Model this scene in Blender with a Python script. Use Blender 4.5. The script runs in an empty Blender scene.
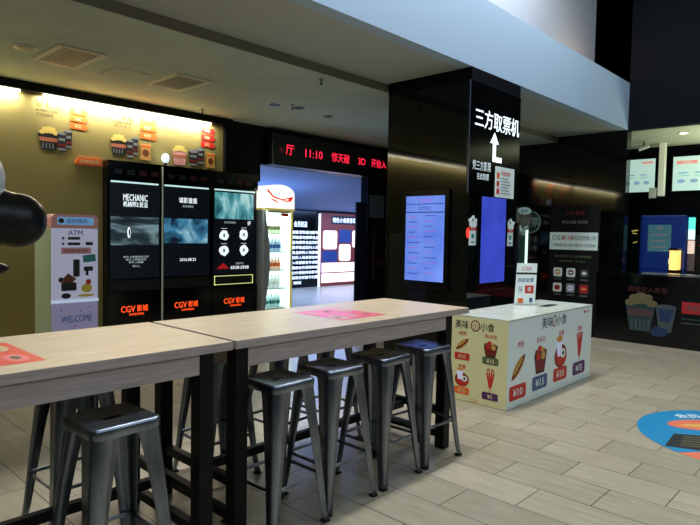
import bpy, math, random
from mathutils import Matrix, Vector
random.seed(7)
SC = bpy.context.scene
COL = SC.collection
PI = math.pi

# ------------------------------------------------------------------ materials
MATS = {}
def srgb(c):
    return tuple(((v/255)/12.92 if v/255 <= .04045 else ((v/255+.055)/1.055)**2.4) for v in c)
def mat(name, rgb=(200,200,200), rough=.5, metal=0, emit=0, ergb=None, ior=1.45, spec=None, coat=0):
    if name in MATS: return MATS[name]
    m = bpy.data.materials.new(name); m.use_nodes = True
    b = m.node_tree.nodes['Principled BSDF']
    c = (*srgb(rgb), 1)
    b.inputs['Base Color'].default_value = c
    b.inputs['Roughness'].default_value = rough
    b.inputs['Metallic'].default_value = metal
    b.inputs['IOR'].default_value = ior
    if coat: b.inputs['Coat Weight'].default_value = coat; b.inputs['Coat Roughness'].default_value = .05
    if spec is not None: b.inputs['Specular IOR Level'].default_value = spec
    if emit:
        b.inputs['Emission Color'].default_value = (*srgb(ergb or rgb), 1)
        b.inputs['Emission Strength'].default_value = emit
    MATS[name] = m
    return m
def nodes(m):
    return m.node_tree.nodes, m.node_tree.links, m.node_tree.nodes['Principled BSDF']
def noise_color(m, c1, c2, scale=(1,1,1), nscale=4, detail=4, lo=.35, hi=.65, emit=False, target='Base Color', bump=0):
    N, L, b = nodes(m)
    tc = N.new('ShaderNodeTexCoord'); mp = N.new('ShaderNodeMapping'); nz = N.new('ShaderNodeTexNoise'); cr = N.new('ShaderNodeValToRGB')
    mp.inputs['Scale'].default_value = scale
    nz.inputs['Scale'].default_value = nscale; nz.inputs['Detail'].default_value = detail
    cr.color_ramp.elements[0].position = lo; cr.color_ramp.elements[0].color = (*srgb(c1), 1)
    cr.color_ramp.elements[1].position = hi; cr.color_ramp.elements[1].color = (*srgb(c2), 1)
    L.new(tc.outputs['Object'], mp.inputs['Vector']); L.new(mp.outputs['Vector'], nz.inputs['Vector']); L.new(nz.outputs['Fac'], cr.inputs['Fac'])
    L.new(cr.outputs['Color'], b.inputs[target])
    if emit: L.new(cr.outputs['Color'], b.inputs['Emission Color'])
    if bump:
        bp = N.new('ShaderNodeBump'); bp.inputs['Strength'].default_value = bump; bp.inputs['Distance'].default_value = .003
        L.new(nz.outputs['Fac'], bp.inputs['Height']); L.new(bp.outputs['Normal'], b.inputs['Normal'])
    return m

M_ceil = noise_color(mat('painted_plaster', (176,190,176), .8), (172,186,172), (180,194,180), nscale=3)
M_soff = mat('painted_soffit', (172,180,170), .8)
M_bulk = mat('painted_bulkhead', (166,188,208), .7)
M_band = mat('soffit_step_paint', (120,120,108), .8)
M_black = mat('black_stone', (10,13,12), .05, ior=1.42)
noise_color(M_black, (7,10,9), (14,18,16), nscale=6)
M_blackwall = mat('black_wall_paint', (5,8,8), .4, spec=.2)
M_navy = mat('navy_wall_panel', (2,5,11), .7, spec=.12)
M_dark = mat('dark_metal', (14,15,16), .4, .3)
M_blk = mat('black_gloss_plastic', (4,6,7), .14, ior=1.42)
M_blackmat = mat('black_matte', (9,9,10), .6)
M_leg = mat('black_powder_coat', (6,6,8), .5, spec=.3)
M_steel = noise_color(mat('gunmetal_steel', (122,130,140), .30, 1.0), (104,111,122), (146,154,166), nscale=9, scale=(1,1,.3))
M_rub = mat('black_rubber', (12,12,12), .8)
M_white = mat('white_print', (236,246,240), .5)
M_cream = mat('cream_print', (226,222,168), .5)
M_boxtop = noise_color(mat('pale_laminate', (196,200,186), .25), (188,192,176), (204,206,194), nscale=5)
M_gray = mat('grey_print', (130,134,136), .5)
M_dk = mat('dark_print', (30,32,34), .5)
M_red = mat('red_print', (206,44,36), .5)
M_darkred = mat('dark_red_print', (120,30,26), .5)
M_orange = mat('orange_print', (236,108,40), .5)
M_yel = mat('yellow_print', (238,204,76), .5)
M_blue = mat('blue_print', (36,108,186), .5)
M_slate = mat('slate_blue_print', (72,96,140), .5)
M_green = mat('olive_print', (92,104,72), .5)
M_purple = mat('purple_print', (84,34,96), .5)
M_pink = mat('pink_print', (234,170,176), .5)
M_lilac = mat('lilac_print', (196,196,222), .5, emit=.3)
M_teal = mat('teal_print', (60,140,140), .5)
M_brown = mat('brown_print', (112,62,34), .5)
M_tan = mat('tan_print', (214,160,84), .5)
M_wood = mat('pale_laminate_wood', (196,176,146), .34)
noise_color(M_wood, (184,160,126), (208,188,158), scale=(1.2,14,14), nscale=3, detail=6, lo=.3, hi=.7)
M_wedge = mat('laminate_edge', (158,148,140), .45)
noise_color(M_wedge, (164,148,140), (188,172,164), scale=(1.5,1,26), nscale=3, detail=5, lo=.3, hi=.7)
M_yellowwall = mat('yellow_wall_print', (144,133,80), .6, spec=.3)

def E(name, rgb, s): return mat(name, rgb, .4, emit=s)
E_white = E('lit_white', (236,246,250), 1.0)
E_soft = E('lit_soft_white', (200,215,218), .55)
E_tube = E('strip_lamp', (255,250,215), 9)
E_orange = E('lit_orange', (255,84,30), 1.3)
E_led = E('led_red', (255,36,70), 1.7)
E_scr = noise_color(E('lit_listing_blue', (96,130,235), .75), (88,122,226), (112,146,240), nscale=3, emit=True)
E_scr2 = noise_color(E('lit_idle_blue', (52,66,180), .62), (46,60,170), (60,76,190), nscale=2, emit=True)
E_hdr = E('lit_fridge_header', (255,252,236), 1.2)
E_fr = E('lit_fridge_inside', (205,238,235), 2.2)
E_dim = E('dim_screen', (6,12,20), .5)

# floor tiles: planks .325 x .65 in running bond, world coordinates
def floor_material():
    m = mat('plank_floor_tile', (170,165,150), .3)
    N, L, b = nodes(m)
    tc = N.new('ShaderNodeTexCoord'); mp = N.new('ShaderNodeMapping')
    mp.inputs['Rotation'].default_value = (0,0,PI/2)
    mp.inputs['Location'].default_value = (-1.955+.325, 4.82, 0)
    L.new(tc.outputs['Object'], mp.inputs['Vector'])
    # rotate so brick x runs along world Y
    sep = N.new('ShaderNodeSeparateXYZ'); com = N.new('ShaderNodeCombineXYZ')
    ax = N.new('ShaderNodeMath'); ax.operation = 'ADD'; ax.inputs[1].default_value = -1.955+6.45+.3225
    ay = N.new('ShaderNodeMath'); ay.operation = 'ADD'; ay.inputs[1].default_value = -4.825+6.46
    L.new(tc.outputs['Object'], sep.inputs[0])
    L.new(sep.outputs['Y'], ax.inputs[0]); L.new(sep.outputs['X'], ay.inputs[0])
    L.new(ax.outputs[0], com.inputs['X']); L.new(ay.outputs[0], com.inputs['Y'])
    br = N.new('ShaderNodeTexBrick'); br.offset = .5; br.offset_frequency = 2; br.squash = 1
    br.inputs['Scale'].default_value = 1; br.inputs['Brick Width'].default_value = .645; br.inputs['Row Height'].default_value = .323
    br.inputs['Mortar Size'].default_value = .0035; br.inputs['Mortar Smooth'].default_value = .2
    br.inputs['Color1'].default_value = (*srgb((158,147,124)),1); br.inputs['Color2'].default_value = (*srgb((178,166,142)),1)
    br.inputs['Mortar'].default_value = (*srgb((62,58,50)),1)
    L.new(com.outputs[0], br.inputs['Vector'])
    mp2 = N.new('ShaderNodeMapping'); mp2.inputs['Scale'].default_value = (9,1.2,1)
    nz = N.new('ShaderNodeTexNoise'); nz.inputs['Scale'].default_value = 2.4; nz.inputs['Detail'].default_value = 6
    L.new(tc.outputs['Object'], mp2.inputs['Vector']); L.new(mp2.outputs['Vector'], nz.inputs['Vector'])
    cr = N.new('ShaderNodeValToRGB'); cr.color_ramp.elements[0].position=.3; cr.color_ramp.elements[0].color=(.78,.77,.74,1); cr.color_ramp.elements[1].position=.7; cr.color_ramp.elements[1].color=(1,1,1,1)
    L.new(nz.outputs['Fac'], cr.inputs['Fac'])
    mx = N.new('ShaderNodeMix'); mx.data_type='RGBA'; mx.blend_type='MULTIPLY'; mx.inputs[0].default_value = 1
    L.new(br.outputs['Color'], mx.inputs[6]); L.new(cr.outputs['Color'], mx.inputs[7])
    L.new(mx.outputs[2], b.inputs['Base Color'])
    bu = N.new('ShaderNodeBump'); bu.inputs['Strength'].default_value=.25; bu.inputs['Distance'].default_value=.002; bu.invert = True
    L.new(br.outputs['Fac'], bu.inputs['Height']); L.new(bu.outputs['Normal'], b.inputs['Normal'])
    return m
M_floor = floor_material()

# ------------------------------------------------------------------ mesh building
_tc = {}
def text_geo(s, bold):
    k = (s, bold)
    if k in _tc: return _tc[k]
    c = bpy.data.curves.new('tmp_text', 'FONT'); c.body = s; c.size = 1; c.resolution_u = 2
    o = bpy.data.objects.new('tmp_text', c); COL.objects.link(o)
    dg = bpy.context.evaluated_depsgraph_get()
    me = bpy.data.meshes.new_from_object(o.evaluated_get(dg))
    vs = [tuple(v.co) for v in me.vertices]; fs = [tuple(p.vertices) for p in me.polygons]
    bpy.data.objects.remove(o); bpy.data.curves.remove(c); bpy.data.meshes.remove(me)
    if bold:      # heavier strokes: the same glyphs again, shifted by a hair
        base_v, base_f = vs, fs; vs, fs = [], []
        for q,(dx,dy) in enumerate(((-bold,0),(bold,0),(0,-bold*.6),(0,bold*.6))):
            n = len(vs); vs += [(v[0]+dx, v[1]+dy, q) for v in base_v]; fs += [tuple(n+i for i in f) for f in base_f]
    _tc[k] = (vs, fs)
    return _tc[k]

class MB:
    def __init__(s): s.v=[]; s.f=[]; s.m=[]; s.mats=[]; s.sm=[]
    def mi(s, m):
        if m not in s.mats: s.mats.append(m)
        return s.mats.index(m)
    def add(s, vs, fs, m, smooth=False, xf=None):
        n = len(s.v); i = s.mi(m)
        if xf is not None: vs = [tuple(xf @ Vector(v)) for v in vs]
        s.v += [tuple(v) for v in vs]
        for f in fs: s.f.append(tuple(n+a for a in f)); s.m.append(i); s.sm.append(smooth)
        return s
    def box(s, x0,x1,y0,y1,z0,z1, m, xf=None):
        vs=[(x,y,z) for z in (z0,z1) for y in (y0,y1) for x in (x0,x1)]
        fs=[(0,2,3,1),(4,5,7,6),(0,1,5,4),(2,6,7,3),(0,4,6,2),(1,3,7,5)]
        return s.add(vs,fs,m,xf=xf)
    def prism(s, pts, y0, y1, m, smooth=False, xf=None):
        # pts (x,z) polygon, extruded in y ; y0 = front
        n=len(pts); vs=[(x,y0,z) for x,z in pts]+[(x,y1,z) for x,z in pts]
        a=sum(pts[i][0]*pts[(i+1)%n][1]-pts[(i+1)%n][0]*pts[i][1] for i in range(n))
        fr=tuple(range(n)); bk=tuple(range(2*n-1,n-1,-1))
        side=[(i,n+i,n+(i+1)%n,(i+1)%n) for i in range(n)]
        if a<0: fr=fr[::-1]; bk=bk[::-1]; side=[q[::-1] for q in side]
        s.add(vs,[fr,bk],m,xf=xf); return s.add(vs,side,m,smooth,xf=xf)
    def zprism(s, pts, z0, z1, m, smooth=False, xf=None):
        R=Matrix(((1,0,0,0),(0,0,1,0),(0,1,0,0),(0,0,0,1)))
        n=len(pts); vs=[(x,y,z0) for x,y in pts]+[(x,y,z1) for x,y in pts]
        a=sum(pts[i][0]*pts[(i+1)%n][1]-pts[(i+1)%n][0]*pts[i][1] for i in range(n))
        if a<0: pts=pts[::-1]; return s.zprism(pts,z0,z1,m,smooth,xf)
        s.add(vs,[tuple(range(n-1,-1,-1)),tuple(range(n,2*n))],m,xf=xf)
        return s.add(vs,[(i,(i+1)%n,n+(i+1)%n,n+i) for i in range(n)],m,smooth,xf=xf)
    def disc(s, x,z,rx,rz,y0,y1,m,n=20): return s.prism([(x+rx*math.cos(2*PI*i/n), z+rz*math.sin(2*PI*i/n)) for i in range(n)],y0,y1,m)
    def tube(s, p0,p1,r0,m,r1=None,n=12,smooth=True):
        r1 = r0 if r1 is None else r1
        p0=Vector(p0);p1=Vector(p1);d=(p1-p0).normalized()
        u=d.orthogonal().normalized();w=d.cross(u)
        vs=[tuple(p+(u*math.cos(2*PI*i/n)+w*math.sin(2*PI*i/n))*r) for p,r in((p0,r0),(p1,r1)) for i in range(n)]
        s.add(vs,[tuple(range(n-1,-1,-1)),tuple(range(n,2*n))],m)
        return s.add(vs,[(i,(i+1)%n,n+(i+1)%n,n+i) for i in range(n)],m,smooth)
    def ring(s, x,z,r0,r1,y0,y1,m,n=32):
        vs=[];fs=[]
        for i in range(n):
            a=2*PI*i/n
            for r in (r0,r1):
                for y in (y0,y1): vs.append((x+r*math.cos(a),y,z+r*math.sin(a)))
        for i in range(n):
            a=4*i;b=4*((i+1)%n)
            fs+=[(a,b,b+2,a+2),(a+1,a+3,b+3,b+1),(a+2,b+2,b+3,a+3),(a,a+1,b+1,b)]
        return s.add(vs,fs,m)
    def lathe(s, prof, m, n=20, c=(0,0,0), smooth=True):
        vs=[];fs=[]
        for r,z in prof:
            for i in range(n): vs.append((c[0]+r*math.cos(2*PI*i/n),c[1]+r*math.sin(2*PI*i/n),c[2]+z))
        for k in range(len(prof)-1):
            for i in range(n): j=(i+1)%n; fs.append((k*n+i,k*n+j,(k+1)*n+j,(k+1)*n+i))
        s.add(vs,fs,m,smooth); 
        return s.add(vs,[tuple(range(n-1,-1,-1)),tuple(range((len(prof)-1)*n,len(prof)*n))],m)
    def ell(s, c, r, m, nu=20, nv=12):
        vs=[];fs=[]
        for k in range(nv+1):
            t=PI*k/nv
            for i in range(nu): a=2*PI*i/nu; vs.append((c[0]+r[0]*math.sin(t)*math.cos(a),c[1]+r[1]*math.sin(t)*math.sin(a),c[2]-r[2]*math.cos(t)))
        for k in range(nv):
            for i in range(nu): j=(i+1)%nu; fs.append((k*nu+i,k*nu+j,(k+1)*nu+j,(k+1)*nu+i))
        return s.add(vs,fs,m,True)
    def text(s, t, x, z, h, y, m, w=None, align="c", bold=0.006, xf=None, th=0):
        # x,z = centre (or left) of the lettering, h = height of its box, w = width to fit
        vs,fs=text_geo(t,bold)
        x0=min(v[0] for v in vs);x1=max(v[0] for v in vs);y0=min(v[1] for v in vs);y1=max(v[1] for v in vs)
        k=h/(y1-y0); kx=k if w is None else w/(x1-x0)
        W=(x1-x0)*kx
        ox=x-W/2 if align=='c' else x
        return s.add([(ox+(v[0]-x0)*kx, y-.00015*v[2], z-h/2+(v[1]-y0)*k) for v in vs],fs,m,xf=xf)
    def build(s, name, parent=None, xf=None, bevel=0, loc=None, seg=2):
        me=bpy.data.meshes.new(name)
        vs=s.v if xf is None else [tuple(xf@Vector(v)) for v in s.v]
        me.from_pydata(vs,[],s.f)
        for m in s.mats: me.materials.append(m)
        me.polygons.foreach_set('material_index', s.m); me.polygons.foreach_set('use_smooth', s.sm); me.update()
        o=bpy.data.objects.new(name,me); COL.objects.link(o)
        if parent: o.parent=parent
        if loc: o.location=loc
        if bevel:
            b=o.modifiers.new('bevel','BEVEL'); b.width=bevel; b.segments=seg; b.limit_method='ANGLE'; b.angle_limit=math.radians(40)
            b.harden_normals=False
        return o

def empty(name, loc=(0,0,0), rz=0):
    o=bpy.data.objects.new(name,None); COL.objects.link(o); o.location=loc; o.rotation_euler=(0,0,rz); o.empty_display_size=.1
    return o
def tag(o,label,cat,group=None):
    o['label']=label; o['category']=cat
    if group: o['group']=group
    return o
def thing(name,label,cat,loc=(0,0,0),rz=0,group=None): return tag(empty(name,loc,rz),label,cat,group)
def struct(o): o['kind']='structure'; return o
def copy_tree(o, parent=None):
    c=o.copy(); COL.objects.link(c)
    if parent: c.parent=parent
    for ch in list(o.children): copy_tree(ch,c)
    return c
RX = -PI/2     # a thing turned to face -X
SIDE = Matrix.Rotation(RX,4,'Z')

# ------------------------------------------------------------------ setting
S=3.487; S2=3.39
struct(MB().box(-4,17,-3,14,-.1,0,M_floor).build('floor'))
c=MB(); c.box(-4,10.76,3.75,4.86,S,S+.15,M_soff); struct(c.build('ceiling_soffit'))
c=MB(); c.box(-4,10.76,4.86,8.3,S2,S2+.2,M_ceil); struct(c.build('ceiling'))
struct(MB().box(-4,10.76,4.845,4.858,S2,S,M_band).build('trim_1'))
struct(MB().box(-4,10.76,3.6,3.75,S,4.285,M_bulk).build('trim_2'))
# ledge top behind bulkhead and the set back warm wall
struct(MB().box(-4,10.76,3.75,4.22,4.2,4.24,M_bulk).build('trim_3'))
struct(MB().box(-4,10.76,4.22,4.35,4.24,8,mat('upper_wall_paint',(150,154,162),.7)).build('wall_upper'))
# poster wall
struct(MB().box(-4,5.50,8.0,8.2,0,S2,M_yellowwall).build('wall_back'))
struct(MB().box(-4,5.62,7.9,8.0,3.285,S2,M_blackwall).build('trim_4'))
struct(MB().box(5.50,5.62,7.93,8.2,0,S2,M_blackwall).build('trim_5'))
# dark wall around the opening
struct(MB().box(5.62,6.02,8.0,8.2,0,S2,M_blackwall).box(6.02,9.0,8.0,8.2,2.75,S2,M_blackwall).box(6.02,6.25,8.0,8.2,2.46,2.75,M_blackwall).box(9.0,10.76,8.0,8.2,0,S2,M_blackwall).build('wall_back_dark'))
# corridor
M_cc = mat('corridor_ceiling_paint',(120,140,186),.7)
cc=MB(); vs=[(5,8.2,2.75),(17,8.2,2.75),(17,13,2.30),(5,13,2.30),(5,8.2,2.95),(17,8.2,2.95),(17,13,2.5),(5,13,2.5)]
cc.add(vs,[(0,1,2,3),(4,7,6,5),(0,4,5,1),(3,2,6,7),(0,3,7,4),(1,5,6,2)],M_cc); struct(cc.build('ceiling_corridor'))
struct(MB().box(5,17,13,13.2,0,2.5,M_blackwall).build('wall_corridor'))
struct(MB().box(5,5.15,8.2,13,0,2.9,M_blackwall).build('wall_corridor_left'))
struct(MB().box(16.85,17,8.2,13,0,2.9,M_blackwall).build('wall_corridor_right'))
# right: dark stone wall and upper navy wall
struct(MB().box(10.76,10.95,3.6,8.2,0,S+.1,M_black).build('wall_right'))
struct(MB().box(10.76,10.95,-3,4.4,S,8,M_navy).box(10.76,10.95,3.6,4.4,S,8,M_navy).build('wall_upper_right'))
# food counter room
M_conc = mat('counter_room_ceiling',(190,196,168),.7)
struct(MB().box(10.95,13.4,-3,5.2,S,S+.1,M_conc).build('ceiling_food_counter'))
struct(MB().box(13.1,13.3,-3,5.2,0,S,M_navy).build('wall_food_counter'))
struct(MB().box(10.95,13.1,5.1,5.2,0,S,M_blackwall).build('wall_food_counter_left'))

# ------------------------------------------------------------------ column
col=thing('column','square black polished stone column carrying the ticket machine screens','column',(5.755,3.60,0))
MB().box(0,1.115,0,1.205,0,S,M_black).build('shaft',col,bevel=.006)
MB().box(-.002,1.117,-.002,1.207,3.33,S-.002,M_navy).build('cap',col,bevel=.003)

sg=thing('ticket_sign','black hanging sign with white arrow and large white characters on the column','sign',(5.665,3.599,2.085))
MB().box(0,1.15,-.04,-.002,0,1.235,M_blk).build('panel',sg,bevel=.003)
MB().box(-.004,0,-.041,-.030,.0,1.235,mat('edge_metal',(90,105,135),.3,.8)).build('edge_strip',sg)
MB().text('三方取票机',.61,.852,.215,-.0415,E_white,w=1.02,bold=.012).build('lettering',sg)
MB().text('凭三方影票',.27,.318,.11,-.0415,E_soft,w=.40).build('lettering',sg)
MB().text('在此取票',.30,.20,.075,-.0415,E_soft,w=.26).build('lettering',sg)
a=MB(); a.prism([(x+.09,z+.0) for x,z in [(.41,.39),(.62,.39),(.62,.45),(.48,.45),(.48,.60),(.54,.60),(.445,.73),(.35,.60),(.41,.60)]],-.043,-.0405,E_white)
a.build('arrow',sg)
nt=tag(MB().box(0,.45,-.006,0,0,.36,M_white).box(.03,.09,-.008,-.005,.22,.29,M_orange).box(.03,.09,-.008,-.005,.13,.19,M_red).box(.03,.09,-.008,-.005,.04,.10,M_red)
  .text('取票须知',.24,.285,.05,-.008,M_red).build('paper_notice',loc=(6.235,3.557,2.07)),'white paper notice with red marks taped under the arrow','notice')
for k in range(5): pass
nn=MB()
for k in range(6): nn.box(.13,.36-.03*(k%3),-.008,-.006,.045+.035*k,.055+.035*k,M_gray)
nn.build('print_line',nt)

def portrait_screen(label, loc, rz, face, w=.56, h=1.01, listing=True):
    r=thing('display_screen',label,'screen',loc,rz)
    MB().box(-.06,w+.06,-.035,0,-.09,h+(.07 if listing else .015),M_blk).build('bezel',r,bevel=.006)
    p=MB().box(0,w,-.038,-.034,0,h,face)
    if listing:
        e1=E('lit_header_bar',(120,140,232),.8); e2=E('lit_row_text',(52,70,150),.6); e3=E('lit_row_red',(170,110,190),.6)
        p.box(0,w,-.040,-.037,h-.10,h-.09,e2).box(0,w,-.040,-.037,h-.20,h-.185,e2)
        p.text('今日影讯',w/2,h-.05,.045,-.0405,e3).text('影片场次',w/2,h-.145,.045,-.0405,e2)
        rr=random.Random(3)
        for i in range(12):
            z=h-.25-.062*i
            p.box(.04,.04+rr.uniform(.10,.18),-.040,-.037,z,z+.010,e2 if i%2 else e3)
            p.box(.28,.28+rr.uniform(.10,.2),-.040,-.037,z+.012,z+.020,e3 if i%2 else e2)
    p.build('screen',r)
    return r
portrait_screen('tall portrait screen showing a blue film listing on left side of column','' or (5.7545,4.46,1.06),RX,E_scr,listing=True)
portrait_screen('tall plain blue idle portrait screen on front face of column',(5.97,3.5995,1.062),0,E_scr2,w=.56,h=1.0,listing=False)
def hanger(loc,label,red):
    r=thing('paper_hanger',label,'sign',loc,0,'popcorn shaped tags beside the blue screen')
    MB().box(.02,.155,-.008,-.001,0,.17,M_white).box(.05,.125,-.010,-.007,.03,.045,M_slate).box(.06,.115,-.010,-.007,.08,.13,M_teal).build('card',r)
    MB().box(.01,.165,-.011,-.002,.17,.22,M_red).text('取票处',.0875,.195,.026,-.012,M_white).build('band',r)
    p=MB(); 
    for x,z,q in((.05,.24,.036),(.09,.25,.04),(.125,.24,.034),(.035,.275,.03),(.08,.29,.035),(.14,.28,.028),(.165,.285,.018),(.012,.285,.016),(.09,.32,.02)): p.disc(x,z,q,q,-.014-.0004*x,-.002,M_white,14)
    p.disc(.07,.29,.012,.016,-.016,-.014,M_dk,10).build('popcorn_top',r)
    if red: MB().disc(-.005,.14,.035,.06,-.006,-.001,E('lit_red_lamp',(255,60,50),.8)).build('red_lamp',r)
hanger((5.75,3.6,1.50),'white popcorn topped tag with red glow left of blue screen',True)
hanger((6.62,3.6,1.49),'white popcorn topped tag right of blue screen',False)

# ------------------------------------------------------------------ snack box
FOOD=['烤肠','鸡米花','套餐','烤串']; PR=['¥10','¥15','¥10','¥5']; PC=[M_red,M_slate,M_red,M_purple]
def rrect(x0,x1,z0,z1,r,n=4):
    p=[]
    for cx,cz,a0 in((x1-r,z1-r,0),(x0+r,z1-r,PI/2),(x0+r,z0+r,PI),(x1-r,z0+r,1.5*PI)):
        for i in range(n+1): a=a0+PI/2*i/n; p.append((cx+r*math.cos(a),cz+r*math.sin(a)))
    return p
def rot2(pts,c,a): return [(c[0]+(x-c[0])*math.cos(a)-(z-c[1])*math.sin(a), c[1]+(x-c[0])*math.sin(a)+(z-c[1])*math.cos(a)) for x,z in pts]
def el(x,z,rx,rz,n=18): return [(x+rx*math.cos(2*PI*i/n),z+rz*math.sin(2*PI*i/n)) for i in range(n)]
def hotdog(m,x,z,s,y,a=.7):
    m.prism(rot2(el(x,z,.13*s,.05*s),(x,z),a),y-.001,y,M_tan)
    m.prism(rot2(el(x,z,.145*s,.028*s),(x,z),a),y-.002,y,M_darkred)
    m.prism(rot2(el(x,z+.01*s,.10*s,.008*s),(x,z),a),y-.003,y,M_yel)
def pot(m,x,z,s,y):
    m.prism([(x-.12*s,z+.05*s),(x-.08*s,z-.12*s),(x+.08*s,z-.12*s),(x+.12*s,z+.05*s)],y-.001,y,M_dk)
    m.prism([(x-.10*s,z+.0*s),(x-.075*s,z-.10*s),(x+.075*s,z-.10*s),(x+.10*s,z)],y-.0015,y,M_darkred)
    for i,(dx,dz) in enumerate(((-.07,.06),(-.02,.09),(.04,.07),(.08,.05),(0,.04),(-.045,.03),(.05,.03))): m.disc(x+dx*s,z+dz*s,.04*s,.035*s,y-.002-.0002*i,y,(M_brown,M_red,M_tan,M_brown)[i%4],10)
def combo(m,x,z,s,y):
    m.disc(x,z-.02*s,.13*s,.11*s,y-.001,y,M_darkred,20); m.disc(x+.01*s,z-.03*s,.11*s,.085*s,y-.0014,y,M_red,20)
    m.disc(x+.05*s,z-.0*s,.05*s,.045*s,y-.002,y,M_white,16); m.disc(x+.05*s,z,.022*s,.02*s,y-.0025,y,M_dk,12)
    m.prism([(x-.10*s,z+.14*s),(x-.07*s,z-.02*s),(x+.0*s,z-.02*s),(x+.03*s,z+.14*s)],y-.003,y,M_lilac)
    m.disc(x-.035*s,z+.14*s,.065*s,.03*s,y-.0033,y,M_tan,14)
def skewer(m,x,z,s,y):
    for a in(-.22,-.07,.08,.22):
        m.prism(rot2(rrect(x-.013*s,x+.013*s,z-.09*s,z+.15*s,.012*s,3),(x,z-.13*s),-a),y-.001-.0003*a,y,M_red)
        m.prism(rot2([(x-.003*s,z-.16*s),(x+.003*s,z-.16*s),(x+.003*s,z-.09*s),(x-.003*s,z-.09*s)],(x,z-.13*s),-a),y-.001,y,M_tan)
PICS=[hotdog,pot,combo,skewer]
bx=thing('snack_box','low white box counter printed with snack pictures and prices, beside the column','counter box',(4.92,2.62,0))
MB().box(0.006,1.955,0.006,.642,0.0,.825,M_white).build('carcass',bx)
MB().box(-.004,1.968,-.004,.650,.825,.840,M_boxtop).build('top',bx,bevel=.003)
f=MB().box(0,1.965,0,.006,.004,.825,M_white)
y=-.0005
f.text('美味',.80,.745,.115,y,M_dk,bold=.012).disc(.97,.745,.058,.062,y-.001,y,M_darkred).disc(.97,.745,.044,.048,y-.002,y,M_white).text('小',.97,.745,.07,y-.003,M_darkred).text('小食',1.14,.745,.115,y,M_dk,bold=.012)
for i,(cx,cc_,pz,fz,ppz) in enumerate(((.21,.245,.59,.375,.14),(.67,.67,.585,.385,.155),(1.145,1.15,.60,.38,.165),(1.635,1.63,.60,.39,.155))):
    f.text(FOOD[i],cc_,pz,.062,y,M_red)
    PICS[i](f,cx,fz,1.15,y)
    f.prism(rrect(cx-.165,cx+.165,ppz-.07,ppz+.07,.03),y-.001,y,PC[i]).text(PR[i],cx,ppz,.075,y-.002,M_white,w=.19,bold=.012)
f.disc(1.75,.775,.022,.018,y-.001,y,M_red,10).text('CGV',1.83,.775,.03,y,M_red)
f.build('front_panel',bx)
g=MB().box(-.642,0,-.006,0,.004,.825,M_cream)   # faces -X; local x here runs from the far end to the corner
y=-.0065
g.text('美味',-.495,.748,.085,y,M_dk,w=.15,bold=.012).disc(-.345,.748,.052,.055,y-.001,y,M_darkred).disc(-.345,.748,.040,.043,y-.002,y,M_cream).text('小',-.345,.748,.06,y-.003,M_darkred).text('小食',-.215,.748,.085,y,M_dk,w=.15,bold=.012)
for i,(cx,cz,pz,tz) in enumerate(((-.485,.555,.435,.66),(-.175,.545,.435,.665),(-.48,.22,.10,.335),(-.17,.235,.10,.345))):
    g.text(FOOD[i],cx,tz,.042,y,M_red); PICS[i](g,cx,cz,.62,y)
    g.prism(rrect(cx-.085,cx+.085,pz-.035,pz+.035,.015),y-.001,y,[M_red,M_green,M_orange,M_purple][i]).text(PR[i],cx,pz,.04,y-.002,M_cream,bold=.012)
g.text('CGV',-.34,.025,.03,y,M_orange)
g.build('side_panel',bx,xf=Matrix.Translation((0,0,0))@SIDE)
sl=tag(MB().box(0,.30,0,.09,0,.004,M_dk).build('card_tray',loc=(6.20,2.86,.840)),'small flat dark strip lying on top of the white snack box','tray')
# card stand on the box
st=thing('card_stand','white upright card with dark blue print standing on the snack box','card stand',(6.22,3.12,.840),-PI/4)
st.scale=(.88,1,1)
c_=MB().prism([(-.145,0),(.125,0),(.14,.47),(-.12,.47)],-.006,0,M_white)
c_.text('CGV',0.01,.41,.045,-.0065,M_red,bold=.012).box(-.125,.135,-.008,-.006,.345,.365,M_dk).text('自助取票',0.0,.28,.05,-.0065,M_slate,w=.20,bold=.012)
c_.prism(rrect(-.01,.10,.13,.22,.01),-.008,-.006,M_red).text('票',.045,.175,.05,-.009,M_white).text('扫码',-.07,.175,.07,-.0065,M_dk,w=.05)
c_.prism(rrect(-.10,-.03,.02,.075,.01),-.008,-.006,M_orange).box(.05,.09,-.008,-.006,.03,.08,M_slate)
c_.build('card',st)
MB().box(-.14,.12,-.05,.08,0,.006,M_gray).build('foot',st)

# ring sign on a lit pole behind the box
M_rg=mat('dim_ring',(84,96,84),.5)
rp=thing('ring_sign','round outlined sign on a glowing vertical light pole behind the snack box','sign',(7.40,3.72,0),-PI/5)
MB().lathe([(.16,0),(.16,.02),(.05,.03),(.03,.04)],M_dark).tube((0,0,.03),(0,0,.75),.02,M_dark).build('base',rp)
MB().tube((0,0,.75),(0,0,1.70),.016,E('lit_pole',(200,245,225),1.5)).build('light_tube',rp)
MB().box(-.11,-.03,.0,.012,.9,1.62,mat('clear_edge',(40,66,56),.15)).build('side_panel',rp)
MB().ring(.05,1.81,.135,.145,-.01,.005,M_rg).text('取票',.05,1.81,.12,-.003,M_rg).build('ring',rp)
MB().disc(-.05,1.955,.095,.048,-.018,-.004,mat('oval_white',(150,176,172),.5),24).text('自助',-.05,1.955,.05,-.0185,M_dk).build('oval_plate',rp)

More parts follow.
